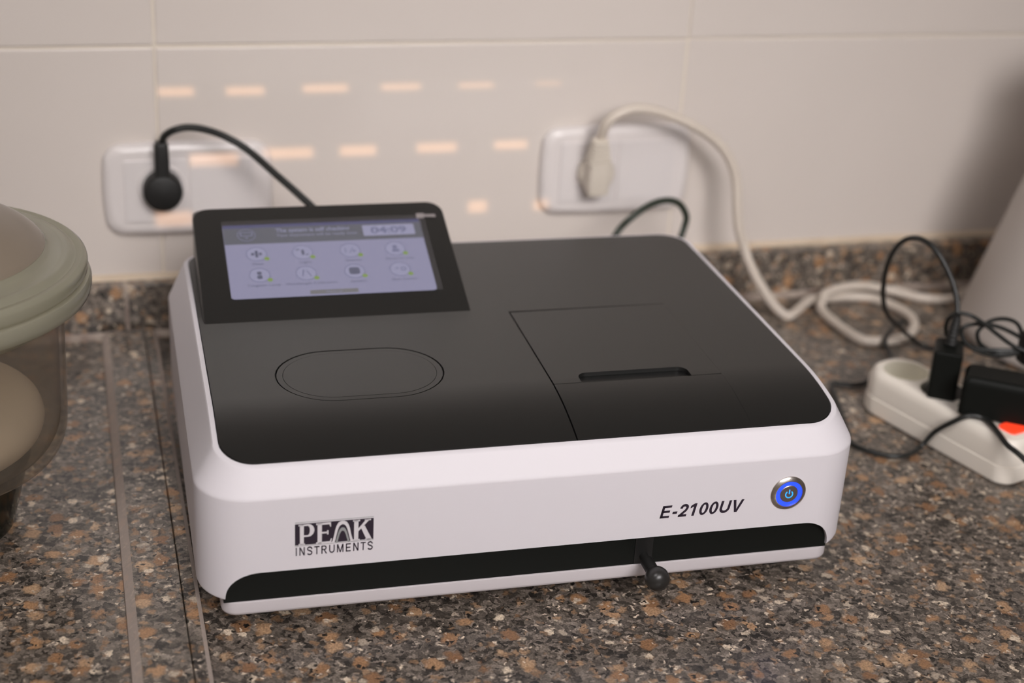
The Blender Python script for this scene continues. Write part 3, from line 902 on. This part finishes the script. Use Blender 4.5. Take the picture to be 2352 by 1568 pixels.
LX, LZ, LW, LH = 0.0612, 0.0702, 0.0508, 0.0158
badge = obj('maker_badge', xf(poly_me('maker_badge', [[(0, 0), (LW, 0), (LW, LH), (0, LH)]], 0.0001), ff(LX, LZ, 0.00002)), M['print'], inst, shade=False)
def U(pts):
    return [(x * LW, y * LH) for x, y in pts]
def rc_(a, b, c, d):
    return U([(a, c), (b, c), (b, d), (a, d)])
def arcp(cx, cy, rx, ry, a0, a1, n=10):
    return [(cx + rx * cos(radians(a0 + (a1 - a0) * i / n)), cy + ry * sin(radians(a0 + (a1 - a0) * i / n))) for i in range(n + 1)]
P_ = [rc_(0.045, 0.125, -0.03, 0.06), rc_(0.062, 0.112, 0.0, 0.97), rc_(0.045, 0.115, 0.90, 0.97),
      U([(0.112, 0.97)] + arcp(0.165, 0.67, 0.080, 0.30, 90, -90) + [(0.112, 0.37), (0.112, 0.45)] + arcp(0.160, 0.67, 0.028, 0.22, -90, 90) + [(0.112, 0.89)])]
E_ = [rc_(0.285, 0.340, -0.03, 0.97), rc_(0.268, 0.46, -0.03, 0.07), rc_(0.268, 0.455, 0.88, 0.97), rc_(0.34, 0.425, 0.46, 0.54), rc_(0.405, 0.425, 0.40, 0.60),
      U([(0.44, 0.07), (0.46, 0.07), (0.468, 0.20), (0.455, 0.20)]), U([(0.435, 0.88), (0.455, 0.88), (0.455, 0.76), (0.445, 0.76)])]
K_ = [rc_(0.750, 0.805, -0.03, 0.97), rc_(0.735, 0.825, -0.03, 0.05), rc_(0.735, 0.825, 0.90, 0.97),
      U([(0.805, 0.42), (0.805, 0.56), (0.905, 0.97), (0.955, 0.97)]), U([(0.835, 0.60), (0.885, 0.68), (0.985, -0.03), (0.915, -0.03)]), rc_(0.895, 0.965, -0.03, 0.05), rc_(0.885, 0.965, 0.91, 0.97)]
obj('badge_letters', xf(poly_me('badge_letters', P_ + E_ + K_, 0.00008), ff(LX, LZ, 0.00010)), M['logo_white'], badge, shade=False)
def arch(hw_out, hw_in):
    """a rounded peak: half widths at heights, outer and inner edge"""
    o_ = [(0.604 - w_, y) for w_, y in hw_out] + [(0.604 + w_, y) for w_, y in hw_out[::-1]][1:]
    i2 = [(0.604 - w_, y) for w_, y in hw_in] + [(0.604 + w_, y) for w_, y in hw_in[::-1]][1:]
    return U(o_ + i2[::-1])
peak = arch([(0.150, -0.03), (0.128, 0.08), (0.108, 0.35), (0.094, 0.60), (0.078, 0.78), (0.054, 0.92), (0.028, 0.975), (0.0, 0.99)],
            [(0.104, -0.03), (0.092, 0.12), (0.074, 0.40), (0.060, 0.58), (0.044, 0.72), (0.024, 0.80), (0.0, 0.83)])
inner_peak = arch([(0.090, -0.03), (0.078, 0.15), (0.058, 0.42), (0.040, 0.58), (0.020, 0.66), (0.0, 0.68)],
                  [(0.066, -0.03), (0.056, 0.12), (0.040, 0.34), (0.024, 0.46), (0.012, 0.51), (0.0, 0.52)])
obj('badge_peak', xf(poly_me('badge_peak', [peak], 0.00008), ff(LX, LZ, 0.00010)), M['logo_white'], badge, shade=False)
obj('badge_inner_peak', xf(poly_me('badge_inner_peak', [inner_peak], 0.00008), ff(LX, LZ, 0.00010)), M['logo_grey'], badge, shade=False)
obj('badge_rule', xf(poly_me('badge_rule', [rc_(0.0, 1.0, -0.055, -0.03), rc_(0.0, 1.0, 1.05, 1.075)], 0.00006), ff(LX, LZ, 0.00002)), M['logo_grey'], badge, shade=False)
obj('badge_name', xf(letters_me('INSTRUMENTS', 0.0062, LW, 0.165, 0.0, 0.16, 0.00008), ff(LX, 0.0622, 0.00002)), M['print'], badge, shade=False)

# ------------------------------------------------------------------ wall sockets and their plugs
def wall_plate(x0, x1, z0, z1, label, sx, sz):
    t = thing('wall_socket', label, 'wall socket', ((x0 + x1) / 2, YW, z0), 0, 'double wall sockets')
    def fm(o):
        return Matrix.Translation((-(x0 + x1) / 2, -YW, -z0)) @ Matrix.Translation((0, YW, 0)) @ FM @ Matrix.Translation((0, 0, o))
    def rg(i, o, r=0.014):
        return [(x, y, o) for x, y in rrect(x0 + i, x1 - i, z0 + i, z1 - i, r, 8, 10, 0.0025)]
    obj('plate', xf(loft_me('plate', [rg(0, 0.0004), rg(0, 0.004), rg(0.001, 0.0065), rg(0.0045, 0.0090), rg(0.008, 0.0096)]), fm(0)), M['socket'], t, 45)
    xm = (x0 + x1) / 2
    for a, b in ((x0 + 0.016, xm - 0.0010), (xm + 0.0010, x1 - 0.016)):
        ins = obj('insert', xf(loft_me('insert', [[(x, y, o) for x, y in rrect(a + i, b - i, z0 + 0.0125 + i, z1 - 0.0125 - i, 0.002, 4)] for i, o in ((0, 0.008), (0, 0.0108), (0.0008, 0.0115))]), fm(0)), M['socket_in'], t, 40)
        if a < xm - 0.02:
            obj('socket_ring', xf(lathe_me('socket_ring', [(0.0185, 0.0112), (0.0215, 0.0112), (0.0215, 0.0128), (0.0200, 0.0134), (0.0188, 0.0126)], 40), Matrix.Translation((0, 0, 0)) @ fm(0) @ Matrix.Translation((sx, sz, 0))), M['socket'], ins, 40)
    return t
wall_plate(-0.0340, 0.1120, 0.0945, 0.1775, 'cream double wall socket holding the black round plug', 0.0150, 0.1400)
wall_plate(0.3735, 0.5215, 0.0965, 0.1815, 'cream double wall socket holding the white plug', 0.4240, 0.1390)

# round black angled plug
pl = thing('power_plug', 'round black angled plug in the left wall socket with its black cable', 'plug', (0.0150, 0.500, 0.1400))
obj('plug_body', xf(lathe_me('plug_body', [(0.0001, -0.001), (0.0165, -0.001), (0.0172, 0.001), (0.0174, 0.013), (0.0165, 0.0165), (0.0140, 0.0185), (0.0001, 0.0190)], 40, False), Matrix.Rotation(radians(90), 4, 'X')), M['rubber'], pl, 45)
obj('plug_neck', loft_me('plug_neck', [[(x, y - 0.010, z) for x, y in rrect(-a, a, -b, b, 0.003, 4)] for a, b, z in ((0.0064, 0.0075, 0.008), (0.0064, 0.0075, 0.030), (0.0060, 0.0070, 0.043), (0.0050, 0.0058, 0.0455))]), M['rubber'], pl, 45)
black = [(0.0155, 0.489, 0.1840), (0.0165, 0.486, 0.1895), (0.019, 0.482, 0.1948), (0.0259, 0.477, 0.2003), (0.037, 0.475, 0.2030), (0.0514, 0.47, 0.2023), (0.069, 0.46, 0.1978), (0.0864, 0.45, 0.1886), (0.1062, 0.43, 0.174), (0.1258, 0.41, 0.1592), (0.1400, 0.395, 0.147), (0.152, 0.380, 0.130), (0.158, 0.372, 0.105), (0.160, 0.366, 0.080)]
obj('plug_cable', xf(tube_me('plug_cable', black, 0.0033), Matrix.Translation((-0.0150, -0.500, -0.1400))), M['cord_black'], pl)

# white ribbed plug with its cord looping down onto the worktop
wp = thing('white_power_plug', 'white ribbed plug with a thick white cord looping over the worktop', 'plug', (0.4240, 0.500, 0.1390))
def wl(p):
    return (p[0] - 0.4240, p[1] - 0.500, p[2] - 0.1390)
obj('plug_body', xf(lathe_me('plug_body', [(0.0001, -0.001), (0.0178, -0.001), (0.0184, 0.001), (0.0180, 0.007), (0.0150, 0.011), (0.0001, 0.012)], 40, False), Matrix.Rotation(radians(90), 4, 'X')), M['plug_white'], wp, 45)
tilt = Matrix.Translation((-0.003, -0.014, -0.006)) @ Matrix.Rotation(radians(-3), 4, 'Y') @ Matrix.Rotation(radians(12), 4, 'X')
gr_ = obj('plug_grip', xf(loft_me('plug_grip', [[(x, y, z) for x, y in rrect(-a, a, -b, b, 0.0045, 5)] for a, b, z in ((0.0070, 0.008, -0.010), (0.0105, 0.0105, -0.008), (0.0112, 0.0110, 0.004), (0.0106, 0.0100, 0.018), (0.0100, 0.0092, 0.024))]), tilt), M['plug_white'], wp, 45)
for k in range(6):
    z = 0.025 + k * 0.0042
    a = 0.0112 - k * 0.0007
    obj('strain_rib', xf(loft_me('strain_rib', [[(x, y, z_) for x, y in rrect(-q, q, -q * 0.86, q * 0.86, 0.004, 4)] for q, z_ in ((a - 0.0018, z - 0.0016), (a, z - 0.0008), (a, z + 0.0010), (a - 0.0018, z + 0.0022))]), tilt), M['plug_white'], gr_, 45)
white = [(0.4205, 0.4825, 0.1770), (0.4203, 0.477, 0.1850), (0.4218, 0.472, 0.1965), (0.4318, 0.47, 0.206), (0.4486, 0.47, 0.2106), (0.4706, 0.47, 0.2075), (0.498, 0.47, 0.1975), (0.5264, 0.47, 0.1821), (0.5458, 0.468, 0.1634), (0.5565, 0.465, 0.1397), (0.5589, 0.46, 0.1146), (0.5617, 0.457, 0.093), (0.5681, 0.455, 0.0752), (0.5742, 0.45, 0.058), (0.5849, 0.445, 0.0381), (0.6005, 0.4385, 0.0160), (0.6120, 0.433, 0.0058), (0.6180, 0.4325, 0.0050), (0.6294, 0.4407, 0.006), (0.6494, 0.459, 0.007), (0.6674, 0.4676, 0.0055), (0.6821, 0.4688, 0.0050), (0.6991, 0.4691, 0.005), (0.7234, 0.4606, 0.005), (0.7366, 0.4394, 0.005), (0.7408, 0.4144, 0.005), (0.7342, 0.3916, 0.005), (0.7171, 0.3711, 0.005), (0.7009, 0.3623, 0.005), (0.6724, 0.3626, 0.005), (0.6612, 0.3735, 0.005), (0.6558, 0.4088, 0.005), (0.6552, 0.438, 0.0060), (0.6613, 0.4508, 0.0105), (0.6691, 0.4589, 0.0150), (0.6903, 0.4673, 0.0160), (0.7109, 0.4723, 0.015), (0.7294, 0.4742, 0.012), (0.7518, 0.4691, 0.008), (0.7766, 0.4531, 0.0055), (0.806, 0.447, 0.005), (0.83, 0.460, 0.005), (0.86, 0.474, 0.005)]
obj('plug_cord', tube_me('plug_cord', [wl(p) for p in white], 0.0049, 14), M['cord_white'], wp)

# dark green cable arching up behind the instrument
dk = [(0.395, 0.392, 0.075), (0.408, 0.408, 0.092), (0.423, 0.42, 0.1091), (0.4347, 0.42, 0.1215), (0.4529, 0.425, 0.1309), (0.4718, 0.43, 0.1335), (0.4875, 0.435, 0.1276), (0.4959, 0.435, 0.1154), (0.4953, 0.435, 0.1044), (0.4896, 0.43, 0.092), (0.478, 0.425, 0.06), (0.468, 0.42, 0.02), (0.455, 0.42, 0.0035), (0.430, 0.42, 0.0033)]
tag(obj('cable', tube_me('cable', dk, 0.0032), M['cord_green']), 'dark green cable arching up behind the far right corner of the instrument', 'cable')

# ------------------------------------------------------------------ power strip
ST = Vector((0.648, 0.1773, 0.0))
SRZ = math.atan2(0.312, 0.950)
ps = thing('power_strip', 'white three-way power strip with a red switch on the worktop', 'power strip', ST, SRZ)
def pr(i, z, j=0):
    return [(x, y, z) for x, y in rrect(-0.0275 + i, 0.0275 - i, -0.085 + i, 0.085 - i, (0.014 - j, 0.014 - j, 0.023 - j, 0.023 - j), 10, 2)]
obj('strip_base', loft_me('strip_base', [pr(0.003, 0.0004), pr(0.0008, 0.0012), pr(0, 0.003), pr(0, 0.0160), pr(0.0008, 0.0168)]), M['strip'], ps, 40)
top_out = rrect(-0.0275 + 0.0055, 0.0275 - 0.0055, -0.085 + 0.0055, 0.085 - 0.0055, (0.0095, 0.0095, 0.0185, 0.0185), 10, 2)
holes_c = [(0.0, 0.0550), (0.0, 0.0127), (0.0, -0.0293)]
HR = 0.0195
obj('strip_cover', loft_me('strip_cover', [pr(0.0008, 0.0169), pr(0.0003, 0.0176), pr(0.0004, 0.0310), pr(0.0016, 0.0355), pr(0.0032, 0.0385, 0.002), [(x, y, 0.0400) for x, y in top_out]], True, False), M['strip'], ps, 40)
face = obj('strip_face', plate_me('strip_face', top_out, [circle(x, y, HR, n=36) for x, y in holes_c], lambda x, y: 0.0400, 0.0012), M['strip'], ps, 30)
for x, y in holes_c:
    w_ = obj('socket_well', lathe_me('socket_well', [(HR + 0.0006, 0.0399), (HR - 0.0001, 0.0402), (HR - 0.0008, 0.0385), (0.0186, 0.0235), (0.0001, 0.0232), (0.0001, 0.0225), (0.0194, 0.0225), (HR + 0.0006, 0.039)], 36), M['strip_in'], ps, 40)
    w_.location = (x, y, 0)
    for s in (-1, 1):
        h_ = obj('contact_hole', lathe_me('contact_hole', [(0.0001, 0.0233), (0.0026, 0.0233), (0.0030, 0.0240), (0.0001, 0.0241)], 16, False), M['pit_and_band'], w_)
        h_.location = (s * 0.0095 * cos(0.8), s * 0.0095 * sin(0.8), 0)
obj('switch', loft_me('switch', [[(x, y, z) for x, y in rrect(-0.0140 + i, 0.0050 - i, -0.0745 + i, -0.0575 - i, 0.004, 5)] for i, z in ((0, 0.0395), (0, 0.0425), (0.0012, 0.0436))]), M['red'], ps, 40)
obj('switch_frame', loft_me('switch_frame', [[(x, y, z) for x, y in rrect(-0.0165 + i, 0.0080 - i, -0.0775 + i, -0.0545 - i, 0.005, 5)] for i, z in ((0, 0.0396), (0, 0.0406), (0.0008, 0.0411))]), M['strip'], ps, 40)

# slim black charger standing in the middle socket
ch = thing('usb_charger', 'slim upright black charger in the middle socket of the power strip', 'charger', (0.6400, 0.1860, 0.0402), radians(-31.5))
obj('charger_body', loft_me('charger_body', [[(x, y, z) for x, y in rrect(-0.0118 + i, 0.0118 - i, -0.0165 + i, 0.0165 - i, 0.0022, 4)] for i, z in ((0.001, 0.0002), (0.0, 0.0012), (0.0, 0.0415), (0.0003, 0.0423), (0.0010, 0.0430), (0.0018, 0.0432))]), M['black_gloss'], ch, 40)
obj('plug_base', xf(lathe_me('plug_base', [(0.0001, -0.0155), (0.0168, -0.0155), (0.0172, -0.0145), (0.0172, 0.0), (0.0001, 0.0002)], 32, False), Matrix.Translation((0.0032, 0.0051, 0))), M['rubber'], ch, 40)
Rz = Matrix.Rotation(radians(31.5), 4, 'Z') @ Matrix.Translation((-0.6400, -0.1860, -0.0402))
usb = [(0.6425, 0.1885, 0.0836), (0.6438, 0.19, 0.0945), (0.6459, 0.192, 0.1044), (0.6482, 0.2, 0.1187), (0.6455, 0.21, 0.1346), (0.6378, 0.22, 0.1508), (0.6316, 0.23, 0.159), (0.6267, 0.245, 0.159), (0.6228, 0.26, 0.1495), (0.6208, 0.27, 0.1319), (0.6274, 0.285, 0.1048), (0.6393, 0.3, 0.0765), (0.6561, 0.315, 0.0537), (0.6788, 0.33, 0.0344), (0.7010, 0.344, 0.016), (0.7180, 0.349, 0.0040), (0.7300, 0.3409, 0.0028), (0.745, 0.325, 0.0028)]
lead = obj('charger_cable', xf(tube_me('charger_cable', usb, 0.0024), Rz), M['cord_black'], ch)
obj('strain_relief', xf(tube_me('strain_relief', [usb[0], usb[1], usb[2], (0.6468, 0.1945, 0.110)], lambda t: 0.0052 - 0.0022 * t + 0.0004 * sin(t * 60), 14, 12), Rz), M['rubber'], lead, 60)

# wide black adapter in the next socket
ad = thing('power_adapter', 'wide black adapter block plugged in next to the red switch', 'adapter', (0.6700, 0.1350, 0.0402), radians(-34.8))
obj('adapter_body', loft_me('adapter_body', [[(x, y, z) for x, y in rrect(-0.0375 + i, 0.0375 - i, -0.0172 + i, 0.0172 - i, 0.0045, 6)] for i, z in ((0.0015, 0.0016), (0.0, 0.0030), (0.0, 0.0290), (0.0006, 0.0325), (0.0022, 0.0355), (0.0045, 0.0366))]), M['black_gloss'], ad, 40)
obj('plug_base', xf(lathe_me('plug_base', [(0.0001, -0.0155), (0.0168, -0.0155), (0.0172, -0.0145), (0.0172, 0.0018), (0.0001, 0.0020)], 32, False), Matrix.Translation((-0.0189, 0.0045, 0))), M['rubber'], ad, 40)
R2 = Matrix.Rotation(radians(34.8), 4, 'Z') @ Matrix.Translation((-0.6700, -0.1350, -0.0402))

# coil of thin black cable leaning on the adapter, with its tie
co = thing('coiled_cable', 'loose coil of thin black cable resting on top of the adapter', 'cable', (0.690, 0.190, 0.070))
oc = Matrix.Translation((-0.690, -0.190, -0.070))
coil = [(0.7091, 0.172, 0.0786), (0.6955, 0.178, 0.0837), (0.6807, 0.182, 0.0937), (0.667, 0.186, 0.1036), (0.6544, 0.190, 0.1099), (0.6456, 0.196, 0.1083), (0.6440, 0.203, 0.097), (0.6500, 0.206, 0.082), (0.6618, 0.200, 0.0784), (0.6711, 0.192, 0.0765), (0.6857, 0.184, 0.0775), (0.7022, 0.180, 0.079), (0.7090, 0.184, 0.0851), (0.6931, 0.188, 0.0941), (0.6797, 0.192, 0.0978), (0.6657, 0.194, 0.0987), (0.6573, 0.196, 0.0954), (0.6557, 0.196, 0.0888), (0.6618, 0.192, 0.0800), (0.6711, 0.188, 0.0752), (0.6857, 0.184, 0.0722), (0.7022, 0.180, 0.0752), (0.7090, 0.186, 0.084), (0.7084, 0.19, 0.093), (0.7011, 0.19, 0.1002), (0.6899, 0.19, 0.1037), (0.6786, 0.19, 0.1028), (0.6705, 0.19, 0.0978), (0.6672, 0.19, 0.0914), (0.6714, 0.19, 0.0822), (0.681, 0.188, 0.0760), (0.6909, 0.184, 0.0738), (0.7043, 0.178, 0.0768)]
obj('cable_loops', xf(tube_me('cable_loops', coil, 0.00185, 10, 8), oc), M['cord_black'], co)
obj('cable_connector', xf(loft_me('cable_connector', [[(0.7125 + x, 0.179 + y, z) for x, y in rrect(-a, a, -b, b, 0.004, 5)] for a, b, z in ((0.0050, 0.0060, 0.0655), (0.0072, 0.0080, 0.068), (0.0075, 0.0082, 0.086), (0.0058, 0.0070, 0.0935), (0.0030, 0.0040, 0.0955))]), oc), M['rubber'], co, 50)

# thin black cable that runs round the strip and over it
tc_ = [(0.7158, 0.3798, 0.0150), (0.7037, 0.377, 0.0135), (0.6900, 0.3640, 0.0125), (0.6795, 0.352, 0.0095), (0.6789, 0.3424, 0.004), (0.6702, 0.3208, 0.003), (0.633, 0.2870, 0.003), (0.612, 0.2803, 0.003), (0.6008, 0.2836, 0.003), (0.5940, 0.2870, 0.003), (0.5905, 0.2820, 0.003), (0.5858, 0.2698, 0.003), (0.5763, 0.2368, 0.003), (0.5646, 0.2016, 0.003), (0.5574, 0.1783, 0.003), (0.5639, 0.1633, 0.003), (0.5781, 0.1517, 0.003), (0.591, 0.1494, 0.003), (0.6038, 0.1545, 0.003), (0.6140, 0.1600, 0.005), (0.6215, 0.1565, 0.0190), (0.6262, 0.1425, 0.0348), (0.6330, 0.1362, 0.0428), (0.6400, 0.1345, 0.0440), (0.6470, 0.1310, 0.0432), (0.6483, 0.1222, 0.0430), (0.6455, 0.1050, 0.0430), (0.6452, 0.0900, 0.0400), (0.6485, 0.0750, 0.0380), (0.662, 0.058, 0.025), (0.69, 0.040, 0.006), (0.74, 0.02, 0.0028)]
tag(obj('thin_cable', tube_me('thin_cable', tc_, 0.0023), M['cord_black']), 'thin black cable bent around the power strip and laid over its near end', 'cable')

# ------------------------------------------------------------------ pale grey conical vessel at the right
cn = thing('plastic_vessel', 'pale grey conical plastic vessel behind the power strip', 'vessel', (0.8940, 0.3450, 0.0))
obj('vessel_body', lathe_me('vessel_body', [(0.0001, 0.0004), (0.112, 0.0004), (0.1185, 0.003), (0.1205, 0.009), (0.1195, 0.014), (0.105, 0.070), (0.0700, 0.205), (0.0640, 0.222), (0.0520, 0.234), (0.0500, 0.262), (0.0001, 0.262)], 64, False), M['grey_plastic'], cn, 40)
obj('vessel_cap', lathe_me('vessel_cap', [(0.0001, 0.2625), (0.0530, 0.2625), (0.0545, 0.265), (0.0545, 0.288), (0.0520, 0.291), (0.0001, 0.291)], 48, False), M['socket'], cn, 40)

# ------------------------------------------------------------------ glass desiccator at the left
ds = thing('glass_desiccator', 'large frosted glass desiccator with a flanged domed lid', 'jar', (-0.1728, 0.1824, 0.0))
wallp = [(0.0001, 0.003), (0.046, 0.003), (0.050, 0.0004), (0.054, 0.0006), (0.0560, 0.004), (0.0680, 0.050)]
foot = obj('jar_foot', lathe_me('jar_foot', [(0.040, 0.0004), (0.0530, 0.0004), (0.0555, 0.003), (0.0650, 0.040), (0.0700, 0.056), (0.0660, 0.056), (0.0610, 0.040), (0.0520, 0.006), (0.040, 0.004)], 64), M['glass_foot'], ds, 60)
outer_p = [(0.0001, 0.0562), (0.0700, 0.0562), (0.0840, 0.0590), (0.0920, 0.0655), (0.0962, 0.0760), (0.0978, 0.0900), (0.0990, 0.130), (0.1000, 0.1700)]
inner_p = [(0.0955, 0.1700), (0.0945, 0.130), (0.0932, 0.092), (0.0915, 0.080), (0.0870, 0.0705), (0.0800, 0.0640), (0.0690, 0.0610), (0.0001, 0.0608)]
obj('jar_wall', lathe_me('jar_wall', [outer_p[0]] + sp(outer_p[1:]) + sp(inner_p[:-1]) + [inner_p[-1]], 72), M['glass_body'], ds, 60)
obj('jar_flange', lathe_me('jar_flange', [(0.0956, 0.1702), (0.1002, 0.1702), (0.1040, 0.1760), (0.1160, 0.1805), (0.1192, 0.1830), (0.1202, 0.1870), (0.1202, 0.1915), (0.1190, 0.1945), (0.1160, 0.1958), (0.0956, 0.1958)], 72), M['glass_rim'], ds, 40)
ld = obj('lid_flange', lathe_me('lid_flange', [(0.0820, 0.1960), (0.1165, 0.1960), (0.1182, 0.1985), (0.1182, 0.2040), (0.1172, 0.2062), (0.1150, 0.2078), (0.1122, 0.2076), (0.1106, 0.2070), (0.1088, 0.2076), (0.1066, 0.2096), (0.1040, 0.2102), (0.1018, 0.2098), (0.1000, 0.2100), (0.0975, 0.2108), (0.0945, 0.2114), (0.0925, 0.2128), (0.0910, 0.2150), (0.0850, 0.2150)], 72), M['glass_rim'], ds, 35)
dome = [(0.0908, 0.2152), (0.0880, 0.2190), (0.0800, 0.2260), (0.0670, 0.2335), (0.0500, 0.2400), (0.0300, 0.2440), (0.0150, 0.2452)]
dome_in = [(0.0150, 0.2418), (0.0300, 0.2405), (0.0490, 0.2366), (0.0655, 0.2300), (0.0775, 0.2228), (0.0845, 0.2160), (0.0860, 0.2152)]
obj('lid_dome', lathe_me('lid_dome', sp(dome) + sp(dome_in), 72), M['glass_lid'], ds, 60)
obj('lid_knob', lathe_me('lid_knob', [(0.0001, 0.2405), (0.0150, 0.2415), (0.0120, 0.2480), (0.0120, 0.2520), (0.0180, 0.2600), (0.0190, 0.2660), (0.0150, 0.2720), (0.0001, 0.2740)], 40, False), M['glass_rim'], ds, 60)
pb = obj('porcelain_bowl', lathe_me('porcelain_bowl', [(0.0001, 0.0612)] + sp([(0.050, 0.0614), (0.066, 0.0650), (0.0770, 0.0730), (0.0815, 0.0840), (0.0790, 0.0960), (0.0700, 0.1050), (0.0560, 0.1100), (0.0300, 0.1130), (0.0001, 0.1140)]), 72, False), M['porcelain'], None, 60)
pb.location = (-0.1728, 0.1824, 0.0)
tag(pb, 'rounded white porcelain pot showing through the desiccator wall', 'pot')
